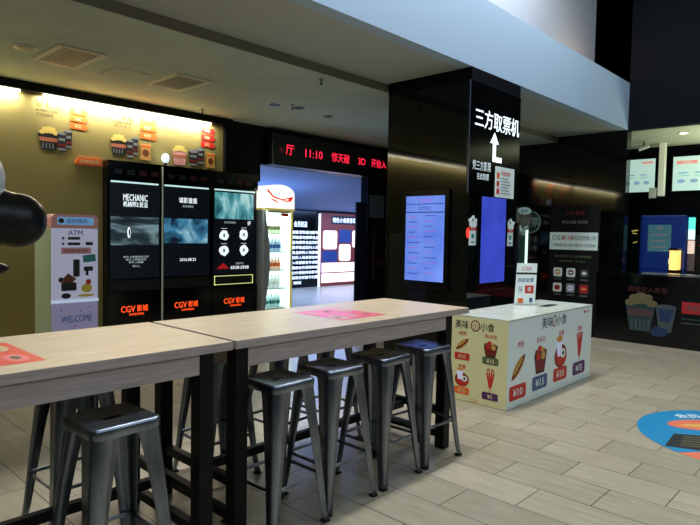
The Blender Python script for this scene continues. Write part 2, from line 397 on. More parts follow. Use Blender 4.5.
# ------------------------------------------------------------------ app poster board
ap=thing('poster_board','tall black promotional board with white banner and six app tiles','poster',(9.70,4.45,0),RX)
MB().box(0,.82,.0,.05,0.02,2.14,mat('board_black',(7,10,10),.6,spec=.2)).build('board',ap,bevel=.004)
MB().box(.0,.80,-.08,.12,0,.03,M_dark).build('foot',ap)
p=MB(); y=-.001
e_b=E('lit_banner',(150,166,162),.38)
p.text('CGV 影城',.42,2.02,.07,y,M_darkred).text('移动 购票 更优惠',.42,1.87,.05,y,M_gray,w=.42)
p.box(.0,.81,-.004,0,1.41,1.70,e_b)
p.text('CGV',.15,1.61,.075,-.005,M_dk).text('影城',.31,1.61,.085,-.005,M_red).text('手机应用全新上线!',.58,1.61,.08,-.005,M_dk,w=.40)
p.text('下载购票 会员注册 优惠多多 尽在影城',.405,1.485,.055,-.005,M_dk,w=.72)
p.text('更快 更便捷 更优惠 随时随地',.4,1.30,.04,y,M_green,w=.62).text('选座购票一步到位',.4,1.22,.035,y,M_green,w=.44)
p.build('print',ap)
cols=[M_white,M_tan,M_gray,M_red,M_white,M_darkred]
for k in range(6):
    q=MB(); cx=.16+.225*(k%3); cz=1.03-.26*(k//3)
    q.prism(rrect(cx-.075,cx+.075,cz-.075,cz+.075,.025),-.006,0,[M_white,M_white,M_dk,M_white,M_gray,M_darkred][k])
    q.disc(cx,cz,.05,.045,-.008,-.006,[M_tan,M_darkred,M_gray,M_red,M_lilac,M_red][k],14)
    q.box(cx-.03,cx+.03,-.009,-.007,cz-.012,cz+.012,[M_white,M_white,M_white,M_dk,M_gray,M_tan][k])
    q.text('优惠购票',cx,cz-.115,.028,y,M_gray,w=.13)
    q.build('app_tile',ap)

# ------------------------------------------------------------------ bar tables
def bar_table(label, loc, lx0, lx1, decal, ms=None):
    r=thing('bar_table',label,'table',loc,0,'high bar tables in a row')
    W=2.18; D=.85
    MB().box(0,W,0,D,1.006,1.05,M_wood).build('tabletop',r,bevel=.003)
    # edge banding follows the slab
    MB().box(-.0015,W+.0015,-.0015,.0,1.007,1.049,M_wedge).box(W,W+.0015,0,D,1.007,1.049,M_wedge).box(-.0015,0,0,D,1.007,1.049,M_wedge).build('edge_band',r)
    MB().box(lx0+.08,lx1-.08,.015,.035,.905,1.006,M_wedge).box(lx0+.08,lx1-.08,D-.035,D-.015,.905,1.006,M_wedge).box(lx0+.02,lx0+.04,.09,D-.09,.905,1.006,M_wedge).box(lx1-.04,lx1-.02,.09,D-.09,.905,1.006,M_wedge).build('apron',r)
    for x in (lx0,lx1-.08):
        for yy in (.012,D-.092):
            MB().box(x,x+.08,yy,yy+.08,0,1.006,M_leg).build('leg',r,bevel=.004)
    for x in (lx0+.02,lx1-.06):
        MB().box(x,x+.04,.092,D-.092,.26,.31,M_leg).build('stretcher',r)
        MB().box(x,x+.04,.092,D-.092,.075,.125,M_leg).build('stretcher',r)
    MB().box(lx0+.06,lx1-.06,D/2-.02,D/2+.02,.235,.285,M_leg).build('stretcher',r)
    x0,x1,y0,y1=decal
    d=MB().box(x0,x1,y0,y1,1.0502,1.0508,ms or M_sticker)
    rr=random.Random(5)
    for i in range(3):
        for j in range(2):
            cx=x0+(x1-x0)*(i+.5)/3; cy=y0+(y1-y0)*(j+.5)/2
            d.zprism([(cx+.045*math.cos(a*PI/6),cy+.09*math.sin(a*PI/6)) for a in range(12)],1.0508,1.0512,[M_sand,M_pinkd,M_pinkd][(i+j)%3])
            d.zprism([(cx+.02*math.cos(a*PI/6),cy+.04*math.sin(a*PI/6)) for a in range(12)],1.0512,1.0515,[M_green,M_sand][(i+j)%2])
    d.build('sticker',r)
    return r
M_sticker=mat('sticker_red',(222,84,66),.35); M_sand=mat('sticker_sand',(196,170,130),.35); M_pinkd=mat('sticker_pink',(232,120,120),.35)
t1=bar_table('pale wood bar table on black legs, nearer one at left edge of photo',(-.43,2.45,0),.08,2.08,(.88,1.35,.15,.67))
t2=bar_table('pale wood bar table on black legs, farther one reaching towards the snack box',(1.775,2.45,0),.005,1.975,(.93,1.36,.15,.63),mat('sticker_magenta',(222,96,120),.3))

# ------------------------------------------------------------------ stools
def leg_loft(sx,sy):
    m=MB(); rings=[]
    lv=[(.785,.1475,.118,.034),(.74,.151,.104,.032),(.68,.156,.096,.030),(.55,.167,.082,.026),(.35,.182,.064,.020),(.15,.197,.050,.016),(.06,.205,.044,.014),(.015,.213,.044,.014)]
    for z,cn,w,r in lv:
        for th in (0,.004):
            c0=cn-th; rr=r-th if r>th else .002
            pts=[(c0-w+th,c0)]
            for i in range(6):
                a=PI/2-PI/2*i/5; pts.append((c0-rr+rr*math.cos(a),c0-rr+rr*math.sin(a)))
            pts.append((c0,c0-w+th))
            rings.append([(sx*x,sy*y_,z) for x,y_ in pts])
    vs=[p for rg in rings for p in rg]; n=8; fs=[]
    flip = sx*sy<0
    L=len(lv)
    for k in range(L-1):
        o0=2*k*n; i0=o0+n; o1=2*(k+1)*n; i1=o1+n
        for i in range(n-1):
            fs.append((o0+i,o0+i+1,o1+i+1,o1+i)); fs.append((i0+i,i1+i,i1+i+1,i0+i+1))
        fs.append((o0,o1,i1,i0)); fs.append((o0+n-1,i0+n-1,i1+n-1,o1+n-1))
    o=2*(L-1)*n; fs.append(tuple(range(o,o+n))+tuple(range(o+2*n-1,o+n-1,-1)))
    if flip: fs=[f[::-1] for f in fs]
    m.add(vs,fs,M_steel,True)
    # embossed rib along the outer corner
    return m
def sq(h,r,n=5):
    return rrect(-h,h,-h,h,r,n)
def make_stool():
    r=empty('bar_stool')
    m=MB()
    prof=[(.150,.765,.036),(.1535,.775,.037),(.1535,.798,.037),(.150,.808,.036),(.143,.812,.034),(.134,.810,.030),(.120,.806,.026),(.06,.803,.03)]
    n=24; vs=[]; fs=[]
    for h,z,rr in prof: vs+=[(x,y_,z) for x,y_ in sq(h,min(rr,h-.001))]
    for k in range(len(prof)-1):
        for i in range(n): j=(i+1)%n; fs.append((k*n+i,k*n+j,(k+1)*n+j,(k+1)*n+i))
    m.add(vs,fs,M_steel,True)
    # centre with grip slot
    slot=[(.045*math.cos(2*PI*i/n+PI/4)*(1.0),.014*math.sin(2*PI*i/n+PI/4),.802) for i in range(n)]
    inner=[(x,y_,.803) for x,y_ in sq(.06,.03)]
    # align: both start near the +x+y corner
    m.add(inner+slot,[(i,(i+1)%n,n+(i+1)%n,n+i) for i in range(n)],M_steel,True)
    m.add(slot+[(x,y_,z-.015) for x,y_,z in slot],[(i,(i+1)%n,n+(i+1)%n,n+i) for i in range(n)],M_dark,True)
    under=[(x,y_,.786) for x,y_ in sq(.146,.03)]
    m.add(under,[tuple(range(n-1,-1,-1))],M_dark)
    m.build('seat',r)
    for sx in(-1,1):
        for sy in(-1,1):
            l=leg_loft(sx,sy).build('leg',r)
            MB().box(sx*.194-.022,sx*.194+.022,sy*.194-.022,sy*.194+.022,0,.013,M_rub).build('foot_cap',l,bevel=.005)
    z=.268; h=.182
    for a in range(4):
        R=Matrix.Rotation(a*PI/2,4,'Z')
        q=MB().box(-h+.005,h-.005,-h+.001,-h+.006,z-.008,z+.004,M_steel); q.tube((-h+.01,-h+.004,z+.006),(h-.01,-h+.004,z+.006),.006,M_steel,n=8)
        q.build('rung',r,xf=R)
    # under-seat gusset braces
    MB().box(-.14,.14,-.012,.012,.768,.774,M_steel).box(-.012,.012,-.14,.14,.76,.766,M_steel).build('seat_brace',r)
    return r
proto=make_stool()
SPOTS=[(.48,2.42,.02,'gunmetal metal bar stool at far left edge, mostly out of frame'),
(1.12,2.43,.03,'gunmetal metal bar stool on near side of the nearer table'),
(2.073,2.48,.03,'gunmetal metal bar stool, leftmost of four on near side of farther table'),
(2.515,2.51,-.02,'gunmetal metal bar stool, second of four on near side of farther table'),
(2.99,2.52,.04,'gunmetal metal bar stool, third of four on near side of farther table'),
(3.475,2.525,-.05,'gunmetal metal bar stool with bluish gleaming seat, nearest the snack box'),
(.60,3.27,.0,'dark metal bar stool across the nearer table, left end'),
(1.30,3.26,.03,'dark metal bar stool behind the nearer table near its right end'),
(2.22,3.28,-.03,'dark metal bar stool across the farther table, first from its left end'),
(2.76,3.28,.05,'dark metal bar stool across the farther table, second from its left end'),
(3.22,3.27,-.02,'dark metal bar stool across the farther table, closest to column')]
for i,(x,y,a,l) in enumerate(SPOTS):
    o=proto if i==0 else copy_tree(proto)
    o.location=(x,y,0); o.rotation_euler=(0,0,a)
    tag(o,l,'stool','metal bar stools along the tables')

# ------------------------------------------------------------------ wall posters over the kiosks
M_salm=mat('salmon_print',(186,112,84),.5); M_popc=mat('popcorn_print',(220,196,104),.5)
def bucket(m,x0,x1,z0,z1,y=-.002,pale=False):
    w=x1-x0;h=z1-z0;cx=(x0+x1)/2
    zt=z0+h*.66
    m.prism([(x0+.0*w,zt),(x0+.16*w,z0),(x1-.16*w,z0),(x1,zt)],y-.001,y,M_pink if pale else M_dk)
    for k in range(4):
        a=x0+w*(.2+.16*k); m.prism([(a,z0+.02),(a+.05*w,z0+.02),(a+.05*w,z0+h*.28),(a,z0+h*.28)],y-.002,y,M_gray if not pale else M_salm)
    m.prism([(x0+.07*w,z0+h*.34),(x1-.07*w,z0+h*.34),(x1-.04*w,z0+h*.5),(x0+.04*w,z0+h*.5)],y-.002,y,M_salm)
    for dx,dz,r in((-.32,.70,.14),(-.12,.76,.17),(.12,.77,.17),(.33,.70,.14),(0,.84,.16),(-.2,.83,.13),(.2,.84,.13)): m.disc(cx+dx*w,z0+dz*h,r*w,r*w*.8,y-.003-.0001*dx,y,M_popc,12)
def cups(m,x0,x1,z0,z1,y=-.006):
    w=x1-x0;h=z1-z0
    for k,(a,b,zb,zt) in enumerate(((x0+.45*w,x1,z0+.15*h,z1),(x0,x0+.6*w,z0,z1-.15*h))):
        ww=b-a; yy=y-.003*k
        m.prism([(a,zt),(a+.12*ww,zb),(b-.12*ww,zb),(b,zt)],yy-.001,yy,M_dk)
        m.box(a+.05*ww,b-.05*ww,yy-.002,yy,zb+.3*(zt-zb),zb+.42*(zt-zb),M_darkred).box(a+.1*ww,b-.1*ww,yy-.002,yy,zb+.06*(zt-zb),zb+.2*(zt-zb),M_gray)
        m.disc((a+b)/2,zt,ww/2,ww*.16,yy-.002,yy,M_gray,14)
        m.box(a+.15*ww,b-.15*ww,yy-.002,yy,zb+.6*(zt-zb),zb+.75*(zt-zb),M_gray)
def tags(m,x0,x1,z0,z1,y=-.002,n=3,first=M_orange):
    h=(z1-z0)/n
    for k in range(n):
        a=z0+k*h; w=x1-x0
        m.prism([(x0,a+.01),(x1-.03,a+.0),(x1,a+h*.4),(x1-.04,a+h*.86),(x0,a+h*.86)],y-.001,y,first)
        m.text(('¥32','¥38','¥45')[k%3],x0+w*.42,a+h*.45,h*.4,y-.002,M_cream)
def snack(m,x0,x1,z0,z1,y=-.002):
    w=x1-x0;h=z1-z0
    m.prism([(x0,z0),(x1,z0),(x1-.08*w,z0+h*.5),(x1,z1),(x0,z1),(x0+.08*w,z0+h*.5)],y-.001,y,M_tan)
    m.disc((x0+x1)/2,z0+h*.45,w*.3,h*.22,y-.002,y,M_brown,14).box(x0+.1*w,x1-.1*w,y-.002,y,z1-.2*h,z1-.1*h,M_orange)
wp=[]
for k,(lab,X0) in enumerate((('popcorn combo poster print with yellow 01 heading, leftmost on yellow wall',2.70),('popcorn combo poster print with orange 02 heading, in middle of yellow wall',3.64),('popcorn combo poster print with pale bucket, rightmost on yellow wall',4.56))):
    r=thing('menu_print',lab,'poster',(X0,7.998,2.55),0,'popcorn combo posters above the kiosks')
    wp.append(r)
a=MB(); bucket(a,.044,.296,.048,.364); a.build('popcorn_bucket_print',wp[0]); a=MB(); cups(a,.27,.459,.045,.315); a.build('cups_print',wp[0])
a=MB(); tags(a,.435,.667,.354,.64); a.build('price_tags',wp[0])
a=MB(); a.text('01',.10,.64,.12,-.003,M_orange,bold=.03).text('优惠',.24,.62,.10,-.003,M_yel).text('大份爆米花套餐',.15,.54,.035,-.003,M_dk,w=.26).text('中可乐两杯',.13,.49,.03,-.003,M_dk,w=.2); a.build('heading',wp[0])
a=MB(); bucket(a,.025,.267,.086,.387); a.build('popcorn_bucket_print',wp[1]); a=MB(); cups(a,.252,.429,.051,.344); a.build('cups_print',wp[1])
a=MB(); tags(a,.459,.72,.348,.70); a.build('price_tags',wp[1]); a=MB(); snack(a,.459,.627,.058,.286); a.build('snack_bag_print',wp[1])
a=MB(); a.text('02',.27,.65,.13,-.003,M_orange,bold=.03).text('中份爆米花套餐',.2,.54,.035,-.003,M_dk,w=.26).text('可乐一杯小食一份',.2,.49,.03,-.003,M_dk,w=.25); a.build('heading',wp[1])
a=MB(); bucket(a,.042,.293,.04,.352,pale=True); a.build('popcorn_bucket_print',wp[2]); a=MB(); cups(a,.31,.591,.037,.311); a.build('cups_print',wp[2])
a=MB(); tags(a,.535,.788,.351,.675,first=M_red); a.build('price_tags',wp[2]); a=MB(); snack(a,.627,.79,.046,.279); a.build('snack_bag_print',wp[2])
a=MB(); a.text('小份套餐',.27,.55,.035,-.003,M_gray,w=.26).text('可乐一杯',.27,.5,.03,-.003,M_gray,w=.25); a.build('heading',wp[2])
ob=tag(MB().prism([(-.02,.03),(.0,0),(.335,0),(.335,.10),(.03,.10)],-.02,-.001,M_orange).text('自助购票',.17,.05,.05,-.021,M_cream,w=.26).build('arrow_label',loc=(3.21,8.0,2.45)),'orange arrow label on yellow wall left of the kiosks','sign')

# strip lamps under the dark pelmet
for x0,x1,l in((-1.6,2.53,'left white strip lamp hidden under the dark pelmet'),(2.80,5.25,'right white strip lamp under the dark pelmet above kiosks')):
    tag(MB().box(x0,x1,7.955,7.985,3.262,3.284,E_tube).build('strip_lamp'),l,'lamp','strip lamps above the yellow wall')

# ------------------------------------------------------------------ ticket kiosks
M_pic=[]
def picmat(n,c1,c2,c3,s):
    m=E(n,(80,100,110),.8); N,L,b=nodes(m)
    tc=N.new('ShaderNodeTexCoord'); mp=N.new('ShaderNodeMapping'); mp.inputs['Scale'].default_value=s
    nz=N.new('ShaderNodeTexNoise'); nz.inputs['Scale'].default_value=2.2; nz.inputs['Detail'].default_value=5; nz.inputs['Distortion'].default_value=.8
    cr=N.new('ShaderNodeValToRGB'); e=cr.color_ramp.elements
    e[0].position=.33; e[0].color=(*srgb(c1),1); e[1].position=.68; e[1].color=(*srgb(c3),1); k=e.new(.5); k.color=(*srgb(c2),1)
    L.new(tc.outputs['Object'],mp.inputs['Vector']); L.new(mp.outputs['Vector'],nz.inputs['Vector']); L.new(nz.outputs['Fac'],cr.inputs['Fac'])
    L.new(cr.outputs['Color'],b.inputs['Emission Color']); b.inputs['Base Color'].default_value=(.01,.01,.01,1)
    return m
P1=picmat('still_dark_sea',(6,12,16),(40,58,66),(120,150,156),(1,1,3.5))
P2=picmat('still_blue_wave',(8,24,44),(60,130,168),(170,215,225),(1.6,1,1.6))
P3=picmat('still_teal_room',(30,90,100),(90,170,180),(190,235,235),(3,1,1.2))
KX=Matrix.Translation((0,0,-.1376))@Matrix.Scale(1.086,4)
def kiosk(x0,w,label):
    r=thing('ticket_kiosk',label,'kiosk',(x0*1.086,7.82,0),0,'three black ticket kiosks')
    MB().box(0,w,.03,.16,.128,2.462,M_blk).build('cabinet',r,xf=KX,bevel=.004)
    h=MB().box(.0,w,.0,.04,2.235,2.465,M_blk)
    rr=random.Random(int(x0*10))
    for k,cc2 in enumerate((M_slate,M_teal,M_red,M_red)):  # menu board reflections painted on the header as dim colour blobs
        h.box(.08+k*.165,.18+k*.165,-.0015,.0,2.30,2.36,mat('dim_'+cc2.name,{'slate_blue_print':(30,38,56),'teal_print':(22,44,46),'red_print':(74,20,22)}[cc2.name],.4))
    h.build('header',r,xf=KX)
    MB().box(.045,w-.045,.012,.03,2.195,2.215,E('kiosk_light_line',(190,225,225),1.0)).build('light_line',r,xf=KX)
    MB().box(.03,w-.03,.01,.032,.985,2.185,E_dim).build('screen',r,xf=KX)
    MB().box(.02,w-.02,.015,.033,.82,.965,M_blackmat).box(.02,w-.02,.005,.016,.82,.826,M_dark).box(.02,w-.02,.005,.016,.959,.965,M_dark).disc(w*.45,.89,.025,.022,.004,.016,M_dark).build('card_panel',r,xf=KX)
    MB().box(0,w,0.0,.04,.15,.80,M_blk).build('lower_panel',r,xf=KX)
    c=w/2-.02
    MB().text('CGV',c-.085,.592,.082,-.003,E_orange,w=.19,bold=.012).build('logo',r,xf=KX)
    MB().text('影城',c+.11,.595,.085,-.003,E_orange,w=.15,bold=.012).build('logo',r,xf=KX)
    MB().text('自助售取票机',c+.03,.522,.03,-.003,E_orange,w=.2).build('logo',r,xf=KX)
    return r
k1=kiosk(3.275,.725,'black ticket kiosk with dark seascape film still, leftmost of three')
k2=kiosk(4.005,.765,'black ticket kiosk with blue wave film still, middle of three')
k3=kiosk(4.785,.80,'black ticket kiosk with four round icons, next to drinks fridge')
a=MB(); a.box(.035,.68,.004,.009,1.41,1.77,P1).prism(el(.27,1.57,.022,.07),.001,.004,E_white).prism(el(.275,1.57,.010,.045),-.001,.001,E('still_dark',(10,14,18),.1)).build('film_still',k1,xf=KX)
MB().text('MECHANIC',.36,2.015,.085,.006,E_white,w=.33,bold=.012).build('title',k1,xf=KX)
MB().text('机械师2:复活',.36,1.93,.07,.006,E_white,w=.33,bold=.012).build('title',k1,xf=KX)
for i,(w_,z) in enumerate(((.34,1.26),(.28,1.225),(.2,1.19),(.1,1.14))): MB().text('新片上映敬请关注影城'[:9-2*i],.37,z,.026,.006,E_soft,w=w_).build('caption',k1,xf=KX)
MB().box(.03,.70,.004,.009,1.435,1.77,P2).build('film_still',k2,xf=KX)
MB().text('谍影重重',.39,2.02,.075,.006,E_white,w=.28,bold=.012).build('title',k2,xf=KX)
MB().text('BOURNE',.39,1.94,.03,.006,E_soft,w=.16).build('title',k2,xf=KX)
MB().text('2016.08.23',.39,1.21,.04,.006,E_white,w=.25).build('caption',k2,xf=KX)
MB().box(.04,.72,.004,.009,1.79,2.17,P3).build('film_still',k3,xf=KX)
rr=random.Random(2)
for (cx,cz) in ((.20,1.55),(.55,1.565),(.20,1.33),(.55,1.335)):
    a=MB(); pts=[(cx+(.075+.012*rr.uniform(-1,1))*math.cos(2*PI*i/14),cz+(.075+.012*rr.uniform(-1,1))*math.sin(2*PI*i/14)) for i in range(14)]
    a.prism(pts,.004,.009,E_white); a.box(cx-.05,cx+.05,.004,.009,cz+.095,cz+.105,E_soft)
    a.prism(el(cx,cz,.02,.03),.002,.004,E('icon_grey',(120,150,160),.5)); a.build('round_icon',k3,xf=KX)
MB().text('正在热映',.3,1.74,.03,.006,E_soft,w=.2).build('caption',k3,xf=KX)
MB().text('IF',.65,1.735,.06,.006,E_white).build('caption',k3,xf=KX)
MB().prism([(.08,1.065),(.29,1.065),(.19,1.15)],.004,.009,E('lit_deep_red',(180,24,30),.6)).build('red_triangle',k3,xf=KX)
MB().text('会员注册 立享优惠',.48,1.08,.05,.006,E_white,w=.33,bold=.012).build('caption',k3,xf=KX)
MB().text('扫码关注',.48,1.14,.03,.006,E_soft,w=.14).build('caption',k3,xf=KX)
MB().box(.04,.72,.0,.006,.835,.842,E('lit_slot_frame',(220,225,150),1.2)).box(.04,.72,.0,.006,.958,.965,E('lit_slot_frame',0,0)).box(.04,.047,.0,.006,.835,.965,MATS['lit_slot_frame']).box(.713,.72,.0,.006,.835,.965,MATS['lit_slot_frame']).build('slot_frame',k3,xf=KX)
kb=thing('beacon_lamp','small glowing lamp standing on top between first two kiosks','lamp',(4.44,7.90,2.53))
MB().tube((0,0,0),(0,0,.06),.02,M_dark).build('stem',kb); MB().ell((0,0,.12),(.055,.055,.07),E('lit_beacon',(215,232,255),1.0)).build('globe',kb)
tag(MB().box(4.334,4.348,7.79,7.81,.0,2.51,E('gap_light',(150,160,140),.3)).build('light_strip'),'thin pale vertical strip between first and second kiosk','strip')

# ------------------------------------------------------------------ ATM style self service machine
at=thing('service_machine','slim white self-service machine with pink arched header beside the kiosks','machine',(2.388,6.6,0))
MB().box(.0,.50,.02,.5,0,1.62,mat('pale_green_enamel',(160,176,150),.4)).build('cabinet',at,bevel=.01)
h=MB(); h.prism([(0,1.61),(.50,1.61),(.50,1.72)]+[(.50-.06+.06*math.cos(a*PI/10),1.70+.06*math.sin(a*PI/10)) for a in range(1,6)]+[(.06+.06*math.cos(a*PI/10),1.70+.06*math.sin(a*PI/10)) for a in range(5,10)]+[(0,1.70)],-.005,.2,mat('header_pink',(222,160,156),.4))
h.prism(rrect(.06,.45,1.645,1.73,.02),-.008,-.005,E('lit_header_blue',(120,170,215),.35)); h.text('自助服务',.27,1.688,.05,-.009,M_blue,w=.22,bold=.012)
h.disc(.10,1.688,.03,.028,-.009,-.008,M_dk,12).build('header',at)
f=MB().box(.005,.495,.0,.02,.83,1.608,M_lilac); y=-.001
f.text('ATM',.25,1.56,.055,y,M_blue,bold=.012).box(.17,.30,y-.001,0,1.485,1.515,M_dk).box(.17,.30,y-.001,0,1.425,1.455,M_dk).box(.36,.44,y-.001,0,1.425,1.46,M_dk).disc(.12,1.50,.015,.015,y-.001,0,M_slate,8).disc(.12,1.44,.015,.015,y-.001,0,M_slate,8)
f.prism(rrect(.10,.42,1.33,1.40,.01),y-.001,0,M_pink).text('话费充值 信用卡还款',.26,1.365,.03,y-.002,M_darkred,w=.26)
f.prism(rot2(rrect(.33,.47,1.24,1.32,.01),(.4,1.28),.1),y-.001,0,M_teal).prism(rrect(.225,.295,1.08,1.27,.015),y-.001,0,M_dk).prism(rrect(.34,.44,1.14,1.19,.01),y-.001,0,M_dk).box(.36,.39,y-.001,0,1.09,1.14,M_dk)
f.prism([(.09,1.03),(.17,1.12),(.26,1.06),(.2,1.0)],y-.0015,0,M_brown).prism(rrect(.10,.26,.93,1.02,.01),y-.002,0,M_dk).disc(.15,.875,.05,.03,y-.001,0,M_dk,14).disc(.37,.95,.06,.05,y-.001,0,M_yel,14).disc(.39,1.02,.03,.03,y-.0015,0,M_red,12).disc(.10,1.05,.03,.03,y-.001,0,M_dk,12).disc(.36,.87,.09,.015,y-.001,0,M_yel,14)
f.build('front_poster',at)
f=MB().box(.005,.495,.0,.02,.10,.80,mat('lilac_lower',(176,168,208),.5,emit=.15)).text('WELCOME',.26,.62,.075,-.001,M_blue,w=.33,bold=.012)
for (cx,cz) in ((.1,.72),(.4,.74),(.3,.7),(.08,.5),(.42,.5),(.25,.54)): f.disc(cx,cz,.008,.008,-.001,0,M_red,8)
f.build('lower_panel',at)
MB().box(0,.5,-.01,.02,.80,.83,E('lit_shelf_line',(200,215,240),.5)).build('shelf',at)

# ------------------------------------------------------------------ panda figure at the left edge
def panda():
    parts=[((0,0,.55),(.42,.36,.50),'b'),((0,0,1.10),(.43,.36,.42),'w'),((.05,.0,1.60),(.38,.30,.24),'b'),((.33,-.04,2.03),(.385,.32,.33),'w'),
           ((.30,-.05,1.68),(.36,.20,.24),'b'),((.58,-.08,1.69),(.44,.20,.25),'b'),((.80,-.08,1.67),(.25,.19,.245),'b'),((-.36,-.05,1.55),(.22,.17,.3),'b'),((-.45,-.12,1.3),(.15,.14,.28),'b'),
           ((-.22,-.1,.22),(.20,.28,.24),'b'),((.22,-.1,.22),(.20,.28,.24),'b'),((.08,0,2.34),(.10,.06,.10),'b'),((.58,0,2.34),(.10,.06,.10),'b'),
           ((.31,-.33,1.95),(.13,.10,.09),'w'),((.48,-.05,1.245),(.27,.12,.075),'b'),((.2,-.05,1.25),(.25,.16,.10),'b')]
    m=MB()
    for c,r,k in parts: m.ell(c,r,M_white,24,16)
    o=m.build('tmp_body')
    md=o.modifiers.new('r','REMESH'); md.mode='VOXEL'; md.voxel_size=.018; md.use_smooth_shade=True
    sm=o.modifiers.new('s','SMOOTH'); sm.factor=.6; sm.iterations=6
    me=bpy.data.meshes.new_from_object(o.evaluated_get(bpy.context.evaluated_depsgraph_get()))
    bpy.data.objects.remove(o)
    me.name='panda_figure'
    me.materials.clear(); me.materials.append(mat('panda_black',(16,18,20),.35)); me.materials.append(mat('panda_white',(236,244,250),.4))
    for p in me.polygons:
        c=p.center; best=None
        for (cc2,r,k) in parts:
            d=sum(((c[i]-cc2[i])/r[i])**2 for i in range(3))*1.0
            if best is None or d<best[0]: best=(d,k)
        k=best[1]
        # eye patches
        if k=='w' and c.y<-.0 and c.z>1.80 and (((c.x-.57)/.04)**2+((c.z-1.99)/.08)**2<1 or ((c.x-.16)/.085)**2+((c.z-2.07)/.10)**2<1): k='b'
        if k=='w' and c.y<-.36 and c.z>1.97 and abs(c.x-.31)<.05: k='b'
        p.material_index=0 if k=='b' else 1; p.use_smooth=True
    o=bpy.data.objects.new('panda_figure',me); COL.objects.link(o)
    return o
pd=panda(); pd.location=(1.0,5.85,0)
tag(pd,'large glossy black and white panda figure cut off by left edge','figure')

# ------------------------------------------------------------------ drinks fridge
E_fl=E('lit_fridge_liner',(214,236,230),1.0)  # glow in the liner stands in for light on the fridge walls
fr=thing('drinks_fridge','brightly lit glass door drinks fridge with glowing arched header','fridge',(6.085,7.70,0))
fr.scale=(1,1,1.04)
Wf=.63
M_fg=mat('fridge_grey',(178,184,188),.4)
b=MB(); b.box(0,Wf,.62,.66,.0,1.93,M_fg).box(0,.03,.0,.62,0,1.93,M_fg).box(Wf-.03,Wf,0,.62,0,1.93,M_fg).box(0,Wf,0,.62,0,.28,M_fg).box(0,Wf,0.02,.62,1.90,1.93,M_fg)
b.build('cabinet',fr)
side=[(0,.28)]+[(.03+.10*math.sin(PI*i/12)**1.3,.28+1.6*i/12) for i in range(13)]+[(0,1.9)]
MB().prism(side,-.03,-.004,M_fg).build('door_trim',fr)
hd=[(0,1.93),(Wf,1.93),(Wf,2.16)]+[(Wf/2+Wf/2*math.cos(PI*i/12),2.16+.15*math.sin(PI*i/12)) for i in range(1,12)]+[(0,2.16)]
H=MB(); H.prism(hd,-.05,.45,E_hdr); 
E('lit_header_red',(225,50,40),.9)
H.prism(rot2(el(.20,2.05,.09,.012),(.2,2.05),-.35),-.053,-.0505,MATS['lit_header_red']).prism(el(.46,2.055,.10,.011),-.053,-.0505,MATS['lit_header_red']).prism(rot2(el(.54,2.09,.05,.03),(.54,2.09),.4),-.053,-.0505,MATS['lit_header_red'])
H.prism([(.03,2.2),(.16,2.10),(.36,2.06),(.60,2.12),(.60,2.135),(.36,2.08),(.17,2.125),(.05,2.23)],-.054,-.051,MATS['lit_header_red'])
H.build('header',fr); MB().box(-.005,Wf+.005,-.055,.45,1.90,1.93,mat('fridge_yellow',(220,205,110),.4,emit=.4)).build('header_trim',fr)
MB().box(.03,Wf-.03,.55,.60,.28,1.9,E_fr).build('back_light',fr)
MB().box(.031,.036,.03,.55,.28,1.9,E_fl).box(Wf-.036,Wf-.031,.03,.55,.28,1.9,E_fl).build('liner',fr)
for s_ in (.03,Wf-.045): MB().box(s_,s_+.015,.03,.05,.28,1.9,E('fridge_side_lamp',(240,250,240),9)).build('side_lamp',fr)
for z in (.30,.62,.92,1.22,1.52): MB().box(.03,Wf-.03,.06,.58,z,z+.012,mat('shelf_wire',(200,206,206),.4)).build('shelf',fr)
gl=bpy.data.materials.new('fridge_glass'); gl.use_nodes=True; N=gl.node_tree.nodes; L=gl.node_tree.links
for n_ in list(N): N.remove(n_)
o_=N.new('ShaderNodeOutputMaterial'); mx=N.new('ShaderNodeMixShader'); tr=N.new('ShaderNodeBsdfTransparent'); gs=N.new('ShaderNodeBsdfGlossy'); gs.inputs['Roughness'].default_value=.05
mx.inputs[0].default_value=.06; L.new(tr.outputs[0],mx.inputs[1]); L.new(gs.outputs[0],mx.inputs[2]); L.new(mx.outputs[0],o_.inputs[0])
d=MB().box(.03,Wf-.02,.0,.006,.30,1.88,gl).build('glass_door',fr)
MB().box(Wf-.045,Wf-.005,-.02,.0,.28,1.90,mat('fridge_yellow',0)).box(.09,Wf-.04,-.012,.0,1.86,1.90,M_fg).build('door_frame',d)
MB().box(Wf-.05,Wf-.035,-.045,-.02,.9,1.25,M_fg).build('handle',d)
tag(MB().box(0,.16,-.004,-.0005,0,.05,M_red).build('fridge_sticker',loc=(6.45,7.685,1.88)),'small red label at upper right of fridge door','label')
bc=[(M_teal,'teal'),(M_white,'white'),(M_orange,'orange'),(M_blue,'blue'),(M_green,'green')]
SH=['bottom shelf','second shelf from bottom','middle shelf','second shelf from top','top shelf']
SHL=['lowest','second lowest','middle','second highest','highest']
for zi,z in enumerate((.312,.632,.932,1.232,1.532)):
    mb,cn=bc[zi]
    proto_b=None
    for k in range(6):
        if k==0:
            r=empty('drink_bottle'); proto_b=r
            MB().lathe([(.030,0),(.034,.01),(.034,.13),(.030,.15),(.014,.19),(.013,.205)],mat('bottle_'+cn,{'teal':(170,215,215),'white':(225,235,235),'orange':(235,205,180),'blue':(170,200,225),'green':(200,220,185)}[cn],.2,emit=.25),12).build('bottle_body',r)
            MB().lathe([(.0345,.06),(.0345,.12)],mb,12).build('bottle_label',r); MB().lathe([(.016,.203),(.016,.225)],M_white,10).build('cap',r)
        else: r=copy_tree(proto_b)
        r.location=(6.085+.135+.074*k,7.90,z*1.04)
        tag(r,f'{cn} labelled drink bottle on the {SHL[zi]} fridge shelf','bottle',f'{cn} labelled bottles on the {SHL[zi]} fridge shelf')

